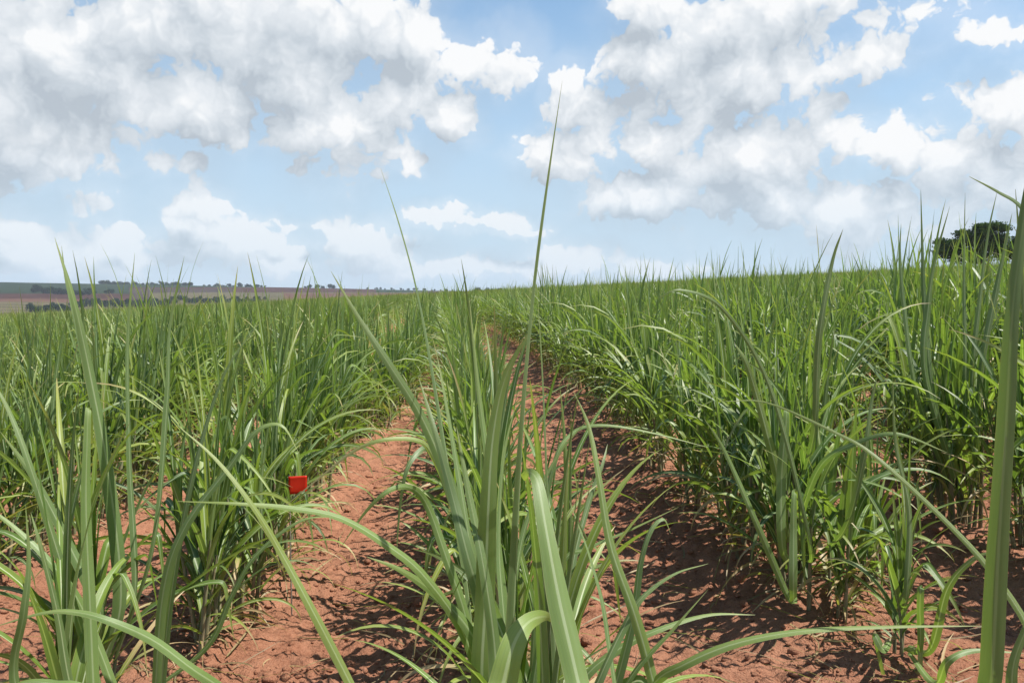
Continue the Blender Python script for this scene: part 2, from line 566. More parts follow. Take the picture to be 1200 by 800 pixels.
# ------------------------------------------------------------------ loose clods and straw
def build_clods():
    import bmesh
    bm = bmesh.new(); bmesh.ops.create_icosphere(bm, subdivisions=2, radius=1.0)
    bv = np.array([v.co[:] for v in bm.verts]); bf = np.array([[v.index for v in f.verts] for f in bm.faces]); bm.free()
    r = np.random.default_rng(3)
    Vs, Fs, o = [], [], 0
    n = 0
    while n < 9500:
        d = 2.8 + 11 * r.random() ** 1.9
        a = YAW + r.uniform(-.62, .62)
        x, y = d * math.sin(a), d * math.cos(a)
        u = abs(((x - ROW0) / ROWS) - round((x - ROW0) / ROWS))
        if u < .1 and r.random() < .5: continue
        if float(fbm(np.array([x / .6]), np.array([y / .6]), 2, 50)[0]) < .42 and r.random() < .8: continue
        sz = .004 + .011 * r.random() ** 2.5 + (.018 * r.random() if r.random() < .10 else 0)
        q = bv * (1 + .55 * (vnoise(bv[:, 0] * 1.7 + n * 3.1, bv[:, 1] * 1.7 + bv[:, 2] * 2.3, 5) - .5)[:, None])
        q = q * np.array([r.uniform(.8, 1.4), r.uniform(.8, 1.3), r.uniform(.5, .9)]) * sz
        ca, sa = math.cos(n), math.sin(n)
        q = q @ np.array([[ca, -sa, 0], [sa, ca, 0], [0, 0, 1]])
        Vs.append(q + [x, y, H(x, y) + sz * .25]); Fs.append(bf + o); o += len(bv); n += 1
    o = link('soil_clods', mesh_np('soil_clods', np.concatenate(Vs), np.concatenate(Fs), M_soil, smooth_=False))
    tag(o, 'loose crumbs and small clods of red soil on the paths', 'soil clods', kind='stuff')


def build_litter():
    r = np.random.default_rng(4)
    parts = []
    for i in range(1500):
        d = 2.8 + 13 * r.random() ** 1.4
        a = YAW + r.uniform(-.62, .62)
        x, y = d * math.sin(a), d * math.cos(a)
        if r.random() < .6:
            row = round((x - ROW0) / ROWS); x = ROW0 + ROWS * row + r.normal(0, .22)
        th = r.uniform(1.35, 1.60)
        parts.append(blade((x, y, H(x, y) + .012), r.uniform(0, 6.28), th, r.uniform(-.1, .12), 1, r.uniform(.06, .38),
                           r.uniform(.003, .011), .3, r.normal(0, 1.5), r.normal(0, 1.0), None, 6, 3,
                           (r.random(), 1.2, r.uniform(.5, 1.0))))
    V, F, U, D = join(parts)
    g = terrain(V[:, 0], V[:, 1])
    V[:, 2] = np.maximum(V[:, 2], g + .003)
    o = link('leaf_litter', mesh_np('leaf_litter', V, F, M_leaf, U, D))
    tag(o, 'dry straw coloured cane leaf litter scattered on the red soil', 'leaf litter', kind='stuff')


build_clods()
build_litter()

# ------------------------------------------------------------------ cane: positions
ORD = ['', 'first', 'second', 'third', 'fourth', 'fifth', 'sixth', 'seventh', 'eighth', 'ninth', 'tenth', 'eleventh', 'twelfth',
       'thirteenth', 'fourteenth', 'fifteenth', 'sixteenth', 'seventeenth', 'eighteenth', 'nineteenth', 'twentieth']


def ordinal(n):
    if n <= 20: return ORD[n]
    t, u = divmod(n, 10)
    T = {2: 'twenty', 3: 'thirty', 4: 'forty', 5: 'fifty', 6: 'sixty', 7: 'seventy', 8: 'eighty'}
    Tt = {2: 'twentieth', 3: 'thirtieth', 4: 'fortieth', 5: 'fiftieth', 6: 'sixtieth', 7: 'seventieth', 8: 'eightieth'}
    return Tt[t] if u == 0 else T[t] + '-' + ORD[u]


pr = np.random.default_rng(11)
cand = []
HALF = R(32.6)
for row in range(-60, 90):
    x0 = ROW0 + ROWS * row + (.10 if row == 1 else (-.04 if row == 0 else (.12 if row == -1 else 0)))
    y = 1.0 + pr.uniform(0, .5)
    while y < 72:
        yy = y; x = x0 + pr.normal(0, .05) + .05 * math.sin(y * .7 + row) + float(bend_x(y)) + {0: -.16, -1: .24}.get(row, 0) * float(smooth(5, 13, y))
        y += pr.uniform(.40, .56) * (1 if yy < 30 else 1.15)
        d = math.hypot(x, yy)
        a = math.atan2(x, yy) - YAW
        if abs(a) > HALF + R(4) + .5 / d: continue
        if row == 0 and yy < 2.65: continue          # hand built clumps stand here
        if row == 1 and yy < 3.95: continue
        if row == -1 and yy < 3.35: continue
        if abs(row) >= 2 and yy < 2.3: continue
        cand.append((d, row, x, yy, pr.random()))
cand.sort()
NIND = 288
ind, rest_c = cand[:NIND], cand[NIND:]

GRP = 'sugarcane clumps growing in rows'


def row_words(row):
    if row == 0: return 'in the middle row between the red paths'
    s = 'left of the left path' if row < 0 else 'right of the right path'
    return f'in the {ordinal(abs(row))} row {s}'


# variants
VAR = []
for i in range(14):
    r = np.random.default_rng(100 + i)
    VAR.append(clump_specs(r, int(r.integers(8, 12)), size=1.0 * r.uniform(.94, 1.06)))
foliage_me, stems_me = [], []
for i, sp in enumerate(VAR):
    foliage_me.append(leaf_mesh(join([blade(n=10, ncr=3, **l) for t in sp for l in t['leaves']]), 'foliage'))
    V, F, U, D = join([stalk_geo(t) for t in sp])
    stems_me.append(mesh_np('stalk', V, F, M_stalk))


def label_for(row, k, tall):
    return f'green sugarcane clump, {ordinal(k)} from the front {row_words(row)}'


count = {}
NEARD = 4.7
for d, row, x, y, q in ind:
    count[row] = count.get(row, {0: 1, 1: 1, -1: 1}.get(row, 0)) + 1
    e = bpy.data.objects.new('sugarcane_clump', None)
    e.empty_display_size = .1
    col.objects.link(e)
    s = (.90 + .2 * q) * (1.07 if row > 0 else 1.02) * (.80 if row == 0 and y < 9 else 1) * (.80 + .4 * float(fbm(np.array([x / 2.3]), np.array([y / 2.3]), 2, 88)[0]))
    e.location = (x, y, H(x, y) - .01)
    e.scale = (s, s, s)
    tag(e, label_for(row, count[row], s), 'sugarcane', GRP)
    rz = random.choice([0, math.pi]) + random.uniform(-.4, .4)
    e.rotation_euler = (0, 0, rz)
    if d < NEARD:
        r = np.random.default_rng(int(x * 1000) % 9999 + int(y * 977) + 20000)
        sp = clump_specs(r, 9, size=1.0)
        allv = 0
        for t in sp:
            V, F, U, D = stalk_geo(t, 8)
            link('stalk', mesh_np('stalk', V, F, M_stalk), e)
            for l in t['leaves']:
                if allv < 95:
                    link('leaf', leaf_mesh(blade(n=18, ncr=5, **l)), e); allv += 1
    else:
        v = random.randrange(len(VAR))
        link('foliage', foliage_me[v], e)
        link('stalks', stems_me[v], e)


# the rest of the field: one object
def build_rest():
    LOD = {0: [], 1: [], 2: []}
    for i in range(8):
        r = np.random.default_rng(300 + i)
        sp = clump_specs(r, 9, 1.0)
        LOD[0].append(join([blade(n=6, ncr=2, **l) for t in sp for l in t['leaves']]))
        sp = clump_specs(r, 7, 1.0)
        pts = []
        for t in sp:
            for l in t['leaves'][1:]:
                l = dict(l); l['W'] *= 1.35; l['kink'] = None
                pts.append(blade(n=5, ncr=2, **l))
        LOD[1].append(join(pts))
        sp = clump_specs(r, 9, 1.05, spread=.6)
        pts = []
        for t in sp:
            for l in t['leaves'][-4:]:
                l = dict(l); l['W'] *= 2.6; l['kink'] = None
                pts.append(blade(n=4, ncr=2, **l))
        LOD[2].append(join(pts))
    r = np.random.default_rng(5)
    items = [(x, y, 0 if d < 30 else 1, (.9 + .2 * q) * (1.06 if row > 0 else 1.02)) for d, row, x, y, q in rest_c]
    for row in range(-130, 180):
        x0 = ROW0 + ROWS * row
        y = 66 + r.uniform(0, 2)
        while y < 258:
            y += r.uniform(1.0, 1.9) * (1 + y / 260)
            x = x0 + r.normal(0, .15) - 1.1
            d = math.hypot(x, y)
            a = math.atan2(x, y) - YAW
            if d < 72 or d > 258 or abs(a) > HALF + R(2.5): continue
            if abs(x) > 20 and x > 0 and d > 130 and r.random() < .5: continue
            items.append((x, y, 2, r.uniform(.9, 1.15)))
    arr = np.array([(a[0], a[1]) for a in items])
    zs = terrain(arr[:, 0], arr[:, 1])
    Vs, Fs, Us, Ds, o = [], [], [], [], 0
    for (x, y, lod, s), z in zip(items, zs):
        V, F, U, D = LOD[lod][r.integers(0, 8)]
        a = r.choice([0, math.pi]) + r.uniform(-.5, .5)
        ca, sa = math.cos(a) * s, math.sin(a) * s
        Q = np.empty_like(V)
        Q[:, 0] = V[:, 0] * ca - V[:, 1] * sa + x
        Q[:, 1] = V[:, 0] * sa + V[:, 1] * ca + y
        Q[:, 2] = V[:, 2] * s + z
        D = D.copy(); D[:, 0] = (D[:, 0] + r.random()) % 1
        Vs.append(Q); Fs.append(F + o); Us.append(U); Ds.append(D); o += len(V)
    V = np.concatenate(Vs); F = np.concatenate(Fs)
    print('rest: clumps', len(items), 'faces', len(F))
    ob = link('sugarcane_field', mesh_np('sugarcane_field', V, F, M_leaf, np.concatenate(Us), np.concatenate(Ds)))
    tag(ob, 'far sugarcane rows merging into one green field towards the horizon', 'sugarcane field', kind='stuff')


build_rest()


# ------------------------------------------------------------------ hand placed clumps
def catmull(pts, n):
    pts = np.asarray(pts, float)
    p = np.vstack([2 * pts[0] - pts[1], pts, 2 * pts[-1] - pts[-2]])
    seg = len(pts) - 1
    out = []
    for t in np.linspace(0, seg, n):
        i = min(int(t), seg - 1); f = t - i
        a, b, c, d = p[i], p[i + 1], p[i + 2], p[i + 3]
        out.append(.5 * ((2 * b) + (c - a) * f + (2 * a - 5 * b + 4 * c - d) * f * f + (3 * b - a - 3 * c + d) * f ** 3))
    return np.array(out)


def hero_leaf(parent, pts, W, data=(.4, .03, 1.), roll=0., tw=0., fold=.16, blunt=0., n=40, ncr=5, spear=False, lean=True):
    """pts: (px,py,depth) along the blade from sheath to tip; rooted in the clump"""
    w3 = [P(*p) for p in pts]
    b = parent.location
    root = np.array([b.x + random.uniform(-.05, .05), b.y + random.uniform(-.08, .08), b.z + .05])
    w3 = [np.array(p) for p in w3]
    n0 = len(w3)
    while len(w3) > 2 and w3[0][2] < b.z + .12: w3.pop(0)
    if len(w3) < n0:
        root[2] = b.z + random.uniform(.35, .75) * (w3[0][2] - b.z)
        root[0] = b.x * .6 + w3[0][0] * .4; root[1] = b.y * .6 + w3[0][1] * .4
        w3 = [root] + w3
    elif pts[0][1] > 790:      # carry the blade down to the crown of its clump
        mid = root * .55 + w3[0] * .45; mid[2] = root[2] * .45 + w3[0][2] * .55
        w3 = [root, mid] + w3
    C = catmull(w3, n)
    T = np.gradient(C, axis=0); T /= np.linalg.norm(T, axis=1)[:, None]
    view = C - np.array([0, 0, EYE]); view /= np.linalg.norm(view, axis=1)[:, None]
    side = np.cross(T, view); ln = np.linalg.norm(side, axis=1)[:, None]
    side = side / np.maximum(ln, 1e-3)
    for _ in range(6):
        side[1:-1] = (side[:-2] + side[1:-1] + side[2:]) / 3
    side -= T * (side * T).sum(1)[:, None]; side /= np.linalg.norm(side, axis=1)[:, None]
    nrm = np.cross(side, T)
    s = np.linspace(0, 1, n)
    # blades on this clump open towards the light: lean the face to the sunny side
    best = max((roll + .30, -roll - .30), key=lambda q: float(((nrm * math.cos(q) - side * math.sin(q)) @ SUNV).mean()) * np.sign(float(((nrm * math.cos(q) - side * math.sin(q)) * -view).sum(1).mean())))
    if not lean: best = roll
    a = (best + tw * s)[:, None]
    s2 = side * np.cos(a) + nrm * np.sin(a)
    n2 = nrm * np.cos(a) - side * np.sin(a)
    w = W * (.45 + .55 * np.clip(s / .3, 0, 1)) * np.maximum(1 - s ** 2.3, blunt) + .0008
    if spear: w = W * np.clip((1 - s) / .62, 0, 1) ** .9 + .0008
    ph = random.uniform(0, 6)
    w = w * .90 * (1 + .05 * np.sin(s * 23 + ph) * np.sin(s * 9 + ph))
    s2, n2 = s2 + n2 * (.10 * np.sin(s * 15 + ph))[:, None], n2
    off = np.array([b.x, b.y, b.z])
    V, F, U, D = blade_from_curve(C - off, s2, n2, w, np.full(n, fold) * (1 - .5 * s), ncr, data)
    return link('leaf', leaf_mesh((V, F, U, D)), parent)


def hero_clump(x, y, label, ntill=0, size=1., seed=1, spread=.1, keep=None):
    e = bpy.data.objects.new('sugarcane_clump', None); e.empty_display_size = .1
    col.objects.link(e); e.location = (x, y, H(x, y) - .01)
    tag(e, label, 'sugarcane', GRP)
    if ntill:
        r = np.random.default_rng(seed)
        c = 0
        for t in clump_specs(r, ntill, size, spread):
            V, F, U, D = stalk_geo(t, 8)
            link('stalk', mesh_np('stalk', V, F, M_stalk), e)
            for l in t['leaves']:
                if keep and not keep(l): continue
                if c < 66:
                    link('leaf', leaf_mesh(blade(n=20, ncr=5, **l)), e); c += 1
    return e


BL, GR, YG, PALE, DRYY = (.02, .02, 1.), (.25, .03, 1.), (.80, .05, 1.), (.45, .05, 1.25), (.9, .30, 1.2)

# middle row, the clump right in front of the camera
C = hero_clump(.15, 1.95, 'large sugarcane clump nearest the camera in the middle row, with the tallest spear leaf', 13, .84, 21, .15)
L = hero_leaf
L(C, [(598, 900, 1.68), (600, 800, 1.6), (607, 620, 1.55), (615, 480, 1.5), (627, 340, 1.5), (643, 210, 1.5), (659, 95, 1.5)], .034, BL, .75, -.1, .35, spear=True)
L(C, [(655, 860, 1.8), (648, 700, 1.75), (642, 560, 1.7), (636, 430, 1.7), (629, 330, 1.7)], .024, BL, .9, 0, .4, spear=True)
L(C, [(600, 900, 2), (572, 740, 1.95), (538, 600, 1.95), (500, 500, 1.9), (458, 430, 1.85), (422, 375, 1.85), (388, 318, 1.85)], .046, GR, .25, .3, spear=True)
L(C, [(566, 860, 2.3), (550, 700, 2.3), (528, 560, 2.3), (505, 420, 2.3), (488, 335, 2.3), (468, 262, 2.3), (446, 197, 2.3)], .030, BL, .8, 0, .3, spear=True)
L(C, [(566, 820, 1.7), (569, 700, 1.68), (572, 600, 1.66), (578, 510, 1.66), (593, 440, 1.66), (622, 386, 1.66)], .054, (.72, 0, 1.1), -.25, .1, .10, lean=False)
L(C, [(608, 860, 1.9), (590, 700, 1.9), (574, 560, 1.95), (560, 450, 2.0), (550, 350, 2.05)], .030, PALE, .2, .3)
L(C, [(580, 880, 1.8), (566, 740, 1.8), (548, 620, 1.8), (528, 500, 1.85), (512, 415, 1.9)], .038, GR, .6, .2)
L(C, [(590, 880, 1.7), (572, 740, 1.7), (548, 650, 1.7), (530, 580, 1.75), (508, 500, 1.8), (490, 440, 1.9)], .040, BL, -.5, .2)
L(C, [(585, 880, 1.65), (580, 760, 1.65), (566, 660, 1.65), (548, 570, 1.7), (535, 500, 1.75)], .038, GR, .3, .4)
L(C, [(698, 900, 1.22), (678, 800, 1.25), (655, 700, 1.3), (640, 620, 1.35), (630, 565, 1.4), (620, 553, 1.43), (612, 560, 1.47)], .050, (.62, .0, 1.15), .12, .1, .16, .30)
L(C, [(575, 880, 1.3), (590, 800, 1.3), (603, 752, 1.32), (620, 728, 1.36), (640, 722, 1.42), (650, 730, 1.5)], .060, (.75, .0, 1.35), .05, .3, .08)
L(C, [(785, 900, 1.5), (766, 800, 1.5), (744, 720, 1.5), (716, 640, 1.52), (702, 560, 1.55), (690, 500, 1.6), (672, 458, 1.65)], .026, (.85, .06, 1.15), .1, .3)
L(C, [(578, 860, 1.9), (548, 730, 1.9), (522, 650, 1.9), (500, 590, 1.9), (480, 571, 1.85), (455, 575, 1.8), (428, 600, 1.8), (400, 640, 1.8)], .026, PALE, .1, .5)
L(C, [(586, 880, 1.7), (576, 800, 1.7), (550, 738, 1.68), (512, 697, 1.64), (470, 668, 1.6), (430, 652, 1.58)], .036, PALE, .1, .2)
L(C, [(586, 880, 1.8), (548, 752, 1.7), (500, 678, 1.6), (456, 640, 1.55), (400, 607, 1.5), (340, 595, 1.45), (280, 590, 1.4), (208, 587, 1.4)], .024, (.6, .02, 1.3), .3, .2)
L(C, [(600, 850, 2.2), (560, 680, 2.25), (530, 590, 2.25), (508, 535, 2.2), (490, 516, 2.15), (450, 515, 2.1), (415, 528, 2.1), (380, 555, 2.1), (325, 600, 2.1)], .021, DRYY, .2, .3)
L(C, [(590, 860, 2.3), (560, 690, 2.35), (530, 580, 2.35), (506, 530, 2.3), (492, 528, 2.25), (476, 552, 2.2), (468, 600, 2.2), (464, 660, 2.2)], .027, BL, .1, .3)
L(C, [(650, 860, 2.1), (668, 680, 2.2), (690, 590, 2.3), (706, 545, 2.35), (712, 520, 2.4)], .030, BL, .3, .2)
L(C, [(620, 850, 2.1), (632, 640, 2.2), (650, 540, 2.25), (672, 506, 2.3), (705, 498, 2.3), (760, 506, 2.3), (830, 524, 2.3)], .020, PALE, .1, .3)
L(C, [(640, 880, 1.75), (680, 800, 1.75), (722, 762, 1.75), (770, 738, 1.75), (830, 720, 1.78), (885, 720, 1.8)], .030, PALE, .2, .2)
L(C, [(700, 860, 1.7), (738, 740, 1.7), (750, 660, 1.75), (763, 620, 1.78), (778, 608, 1.8), (786, 625, 1.82)], .028, GR, .2, .5)
L(C, [(720, 880, 1.6), (712, 740, 1.65), (694, 660, 1.7), (667, 586, 1.75)], .022, (.3, 0, 1.), .8, .2)
L(C, [(620, 850, 2.0), (655, 670, 2.1), (690, 642, 2.1), (735, 622, 2.1), (795, 594, 2.1)], .020, PALE, .2, .2)
L(C, [(618, 860, 1.9), (640, 720, 1.9), (680, 660, 1.9), (690, 640, 1.9), (672, 600, 1.9)], .020, GR, .2, .5)
L(C, [(660, 900, 1.45), (700, 800, 1.45), (728, 740, 1.5), (752, 700, 1.52), (790, 672, 1.55), (830, 660, 1.6)], .030, GR, .4, .3)
L(C, [(700, 900, 1.5), (735, 800, 1.5), (790, 735, 1.5), (830, 690, 1.52)], .024, PALE, .4, .3)
L(C, [(700, 900, 1.55), (762, 805, 1.5), (800, 779, 1.45), (860, 754, 1.42), (940, 739, 1.4), (1040, 734, 1.38), (1152, 733, 1.35)], .026, (.75, .04, 1.25), .25, .1)
L(C, [(500, 1000, 1.7), (440, 860, 1.5), (408, 795, 1.45), (370, 722, 1.4), (330, 648, 1.38), (298, 595, 1.35), (255, 540, 1.35), (208, 498, 1.35)], .024, (.9, .0, 1.15), .3, .1)
L(C, [(600, 880, 1.8), (592, 740, 1.8), (585, 640, 1.85), (590, 540, 1.9), (605, 470, 1.95)], .030, GR, .7, .2)
L(C, [(590, 860, 1.95), (600, 720, 1.95), (615, 620, 2.0), (650, 540, 2.05), (690, 490, 2.1)], .024, GR, .4, .2)

# left row, the clump filling the lower left corner
A = hero_clump(-1.28, 2.75, 'tall sugarcane clump in the lower left corner, its spear leaves rising above the horizon', 12, .95, 33, .18)
L(A, [(152, 860, 2.8), (142, 700, 2.75), (128, 560, 2.7), (106, 440, 2.65), (86, 350, 2.6), (64, 278, 2.6)], .056, GR, .35, .2, spear=True)
L(A, [(150, 860, 2.85), (140, 700, 2.8), (118, 520, 2.75), (92, 390, 2.7), (78, 330, 2.7), (72, 288, 2.7)], .034, BL, .7, .1, spear=True)
L(A, [(160, 860, 2.75), (158, 700, 2.7), (152, 540, 2.7), (150, 400, 2.7), (158, 296, 2.7)], .034, BL, .6, .1)
L(A, [(112, 860, 2.4), (106, 720, 2.4), (101, 600, 2.4), (102, 520, 2.4), (104, 478, 2.42), (106, 520, 2.5)], .044, PALE, .1, .2, .12, .4)
L(A, [(160, 860, 2.7), (118, 720, 2.65), (82, 640, 2.6), (40, 560, 2.55), (0, 505, 2.5)], .044, GR, .2, .2)
L(A, [(150, 860, 2.6), (100, 720, 2.55), (60, 660, 2.5), (10, 612, 2.5), (-40, 580, 2.5)], .040, PALE, .2, .2)
L(A, [(130, 860, 2.5), (90, 720, 2.4), (40, 560, 2.3), (10, 480, 2.3), (-20, 430, 2.3)], .036, GR, .3, .2)
L(A, [(180, 860, 2.6), (200, 700, 2.6), (225, 560, 2.6), (262, 440, 2.65), (310, 370, 2.7)], .034, GR, .2, .3)
L(A, [(175, 860, 2.5), (190, 700, 2.5), (215, 620, 2.5), (270, 545, 2.5), (300, 505, 2.5), (330, 498, 2.5), (350, 530, 2.5)], .040, PALE, .2, .3)
L(A, [(150, 860, 2.65), (180, 640, 2.65), (196, 470, 2.65), (200, 380, 2.65), (216, 300, 2.65)], .034, BL, .7, .1)
L(A, [(60, 900, 2.0), (18, 800, 1.9), (28, 720, 1.85), (34, 660, 1.85), (30, 590, 1.85)], .034, (.15, 0, .95), .3, .1)
L(A, [(110, 900, 2.1), (82, 800, 2.0), (68, 720, 1.95), (48, 640, 1.9), (36, 600, 1.9)], .034, (.2, 0, .95), .4, .1)
L(A, [(310, 850, 2.2), (262, 808, 2.1), (225, 783, 2.0), (180, 750, 1.95), (131, 728, 1.9), (90, 717, 1.9), (50, 718, 1.9), (-10, 735, 1.9)], .034, PALE, .2, .2)
L(A, [(200, 880, 2.0), (110, 812, 1.9), (60, 800, 1.9), (20, 802, 1.9), (-20, 830, 1.9)], .034, PALE, .2, .2)
L(A, [(200, 860, 2.7), (240, 760, 2.7), (270, 700, 2.7), (300, 650, 2.7), (352, 610, 2.7), (400, 605, 2.7)], .026, PALE, .2, .2)

# clump whose blades fill the right edge
B = hero_clump(1.02, .95, 'sugarcane clump at the right edge, its wide blade crossing the full height', 0)
L(B, [(1150, 900, .98), (1162, 800, .95), (1170, 650, .93), (1179, 500, .92), (1188, 350, .92), (1209, 200, .94), (1234, 90, .97)], .031, (.15, 0, .85), .2, .5, .26)
L(B, [(1250, 900, 1.1), (1262, 500, 1.1), (1240, 310, 1.1), (1200, 246, 1.1), (1170, 225, 1.1), (1136, 207, 1.1)], .014, BL, .5, .1)
L(B, [(1240, 900, 1.2), (1215, 760, 1.25), (1170, 680, 1.3), (1110, 612, 1.35), (1025, 534, 1.4), (975, 505, 1.45), (900, 472, 1.5), (850, 470, 1.5)], .013, (.85, .0, 1.), .2, .2)
L(B, [(1210, 900, 1.4), (1186, 800, 1.4), (1205, 730, 1.4), (1240, 650, 1.4)], .030, GR, .2, .1)
L(B, [(1260, 900, 1.5), (1220, 640, 1.5), (1204, 420, 1.5), (1196, 300, 1.5), (1190, 222, 1.5)], .016, BL, .2, .1)
for s_ in range(3):
    q = np.array([.0, -.08 + .08 * s_, 0])
    V, F, U, D = tube([q + [0, 0, -.02], q + [-.03, 0, .22], q + [-.09, .01, .42]], [.013, .011, .007], 8)
    link('stalk', mesh_np('stalk', V, F, M_stalk), B)

# right row clump with the two blunt upright leaves
D1 = hero_clump(1.55, 3.62, 'sugarcane clump with two pale blunt upright leaves, the big front clump of the right row', 6, .92, 45, .12)
L(D1, [(925, 800, 3.5), (917, 640, 3.4), (916, 560, 3.4), (921, 500, 3.4), (922, 481, 3.42), (923, 510, 3.5)], .052, PALE, .1, 0, .1, .5)
L(D1, [(936, 800, 3.2), (930, 700, 3.2), (930, 620, 3.2), (931, 576, 3.22), (932, 600, 3.3)], .040, PALE, .1, 0, .1, .6)
L(D1, [(920, 800, 3.5), (912, 560, 3.5), (880, 440, 3.4), (860, 400, 3.4)], .05, YG, .2, .1)
L(D1, [(935, 800, 3.5), (955, 500, 3.3), (960, 400, 3.2), (975, 310, 3.2), (988, 268, 3.2)], .040, BL, .4, .1)
L(D1, [(935, 800, 3.5), (925, 700, 3.4), (890, 620, 3.3), (850, 530, 3.3), (825, 490, 3.3)], .036, PALE, .2, .2)
L(D1, [(940, 800, 3.5), (940, 600, 3.4), (962, 545, 3.3), (1000, 520, 3.2), (1050, 508, 3.1), (1110, 530, 3.1)], .036, PALE, .1, .1)
L(D1, [(940, 800, 3.5), (990, 620, 3.3), (1012, 540, 3.2), (1022, 470, 3.2), (1028, 440, 3.2)], .036, BL, .4, .1)
L(D1, [(930, 800, 3.4), (950, 640, 3.3), (905, 460, 3.2), (850, 365, 3.1), (800, 340, 3.0), (770, 350, 3.0)], .024, GR, .2, .1)

# young shoots at the lower right
E1 = hero_clump(1.72, 3.05, 'small young sugarcane clump with a bent pale leaf, low at the right front', 4, .55, 52, .12)
L(E1, [(1080, 850, 3.0), (1077, 760, 2.95), (1078, 710, 2.9), (1079, 688, 2.9), (1080, 720, 2.95), (1078, 790, 2.95)], .032, PALE, .1, 0, .1, .6)
L(E1, [(1080, 850, 3.0), (1090, 760, 2.95), (1110, 690, 2.9), (1140, 655, 2.85), (1170, 645, 2.8)], .040, YG, .2, .1)
L(E1, [(1080, 850, 3.0), (1055, 800, 2.95), (1035, 760, 2.9), (1025, 745, 2.9), (1035, 790, 2.9)], .034, PALE, .1, 0, .1, .4)
L(E1, [(1080, 850, 3.0), (1095, 800, 2.7), (1110, 775, 2.6), (1140, 762, 2.6), (1200, 765, 2.6)], .036, PALE, .1, .1)
L(E1, [(1075, 850, 3.0), (1062, 700, 3.0), (1066, 600, 3.0), (1050, 520, 3.0), (1046, 440, 3.0)], .030, GR, .4, .1)


# tall spears of the second right row
F1 = hero_clump(2.98, 4.55, 'sugarcane clump left of the big edge blade whose dark spears stand highest on the right', 8, .95, 61, .15)
L(F1, [(1120, 560, 4.7), (1095, 470, 4.6), (1084, 360, 4.6), (1081, 290, 4.6), (1079, 222, 4.6)], .040, BL, .3, .1, spear=True)
L(F1, [(1120, 560, 4.6), (1085, 440, 4.5), (1088, 360, 4.5), (1096, 305, 4.5), (1113, 242, 4.5)], .046, GR, .3, .1, spear=True)
L(F1, [(1130, 560, 4.7), (1132, 440, 4.6), (1130, 330, 4.6), (1131, 226, 4.6)], .036, BL, .5, .1, spear=True)
L(F1, [(1140, 560, 4.7), (1140, 440, 4.6), (1150, 340, 4.6), (1158, 275, 4.6), (1169, 222, 4.6)], .036, BL, .5, .1, spear=True)
L(F1, [(1145, 560, 4.7), (1150, 440, 4.6), (1168, 340, 4.6), (1178, 290, 4.6), (1186, 250, 4.6)], .046, BL, .4, .1, spear=True)
L(F1, [(1110, 560, 4.7), (1075, 460, 4.6), (1060, 360, 4.6), (1055, 300, 4.6), (1056, 262, 4.6)], .040, BL, .5, .1, spear=True)
hero_clump(1.66, 3.42, 'lean young sugarcane clump just in front of the clump with blunt leaves', 4, .72, 72, .10)
hero_clump(2.02, 3.75, 'low loose sugarcane clump standing in the gap between the first two right rows', 4, .70, 73, .12)

# ------------------------------------------------------------------ red marker
def box(cx, cy, cz, sx, sy, sz):
    V = np.array([(cx + a * sx / 2, cy + b * sy / 2, cz + c * sz / 2) for a in (-1, 1) for b in (-1, 1) for c in (-1, 1)])
    F = np.array([(0, 1, 3, 2), (4, 6, 7, 5), (0, 4, 5, 1), (2, 3, 7, 6), (0, 2, 6, 4), (1, 5, 7, 3)])
    return V, F


mk = P(349, 568, 3.95)
e = bpy.data.objects.new('marker_flag', None); e.empty_display_size = .1; col.objects.link(e)
gz = H(mk.x, mk.y)
e.location = (mk.x, mk.y, gz); e.rotation_euler = (0, 0, R(8))
tag(e, 'small square red marker flag on a wire stake beside the left path', 'marker flag')
hz = mk.z - gz
bv, bf, n = [], [], 9
gx, gzv = np.meshgrid(np.linspace(-.044, .044, n), np.linspace(-.044, .044, n))
bow = .0025 * np.sin(gx * 40 + .5) + .0015 * np.sin(gzv * 55)
front = np.stack([gx, bow - .0005, gzv + hz], -1).reshape(-1, 3); back = np.stack([gx, bow + .0005, gzv + hz], -1).reshape(-1, 3)
V = np.concatenate([front, back]); F = []
for i in range(n - 1):
    for j in range(n - 1):
        q = i * n + j
        F.append((q, q + 1, q + n + 1, q + n)); F.append((q + n * n, q + n + n * n, q + n + 1 + n * n, q + 1 + n * n))
rim = [j for j in range(n)] + [i * n + n - 1 for i in range(1, n)] + [(n - 1) * n + j for j in range(n - 2, -1, -1)] + [i * n for i in range(n - 2, 0, -1)]
for a, b_ in zip(rim, rim[1:] + rim[:1]): F.append((b_, a, a + n * n, b_ + n * n))
link('flag_panel', mesh_np('flag_panel', V, np.array(F), M_red), e)
V, F, U, D = tube([(-.040, .008, -.1), (-.041, .008, hz * .5), (-.040, .008, hz + .048)], [.0042] * 3, 6)
link('stake', mesh_np('stake', V, F, M_wire), e)


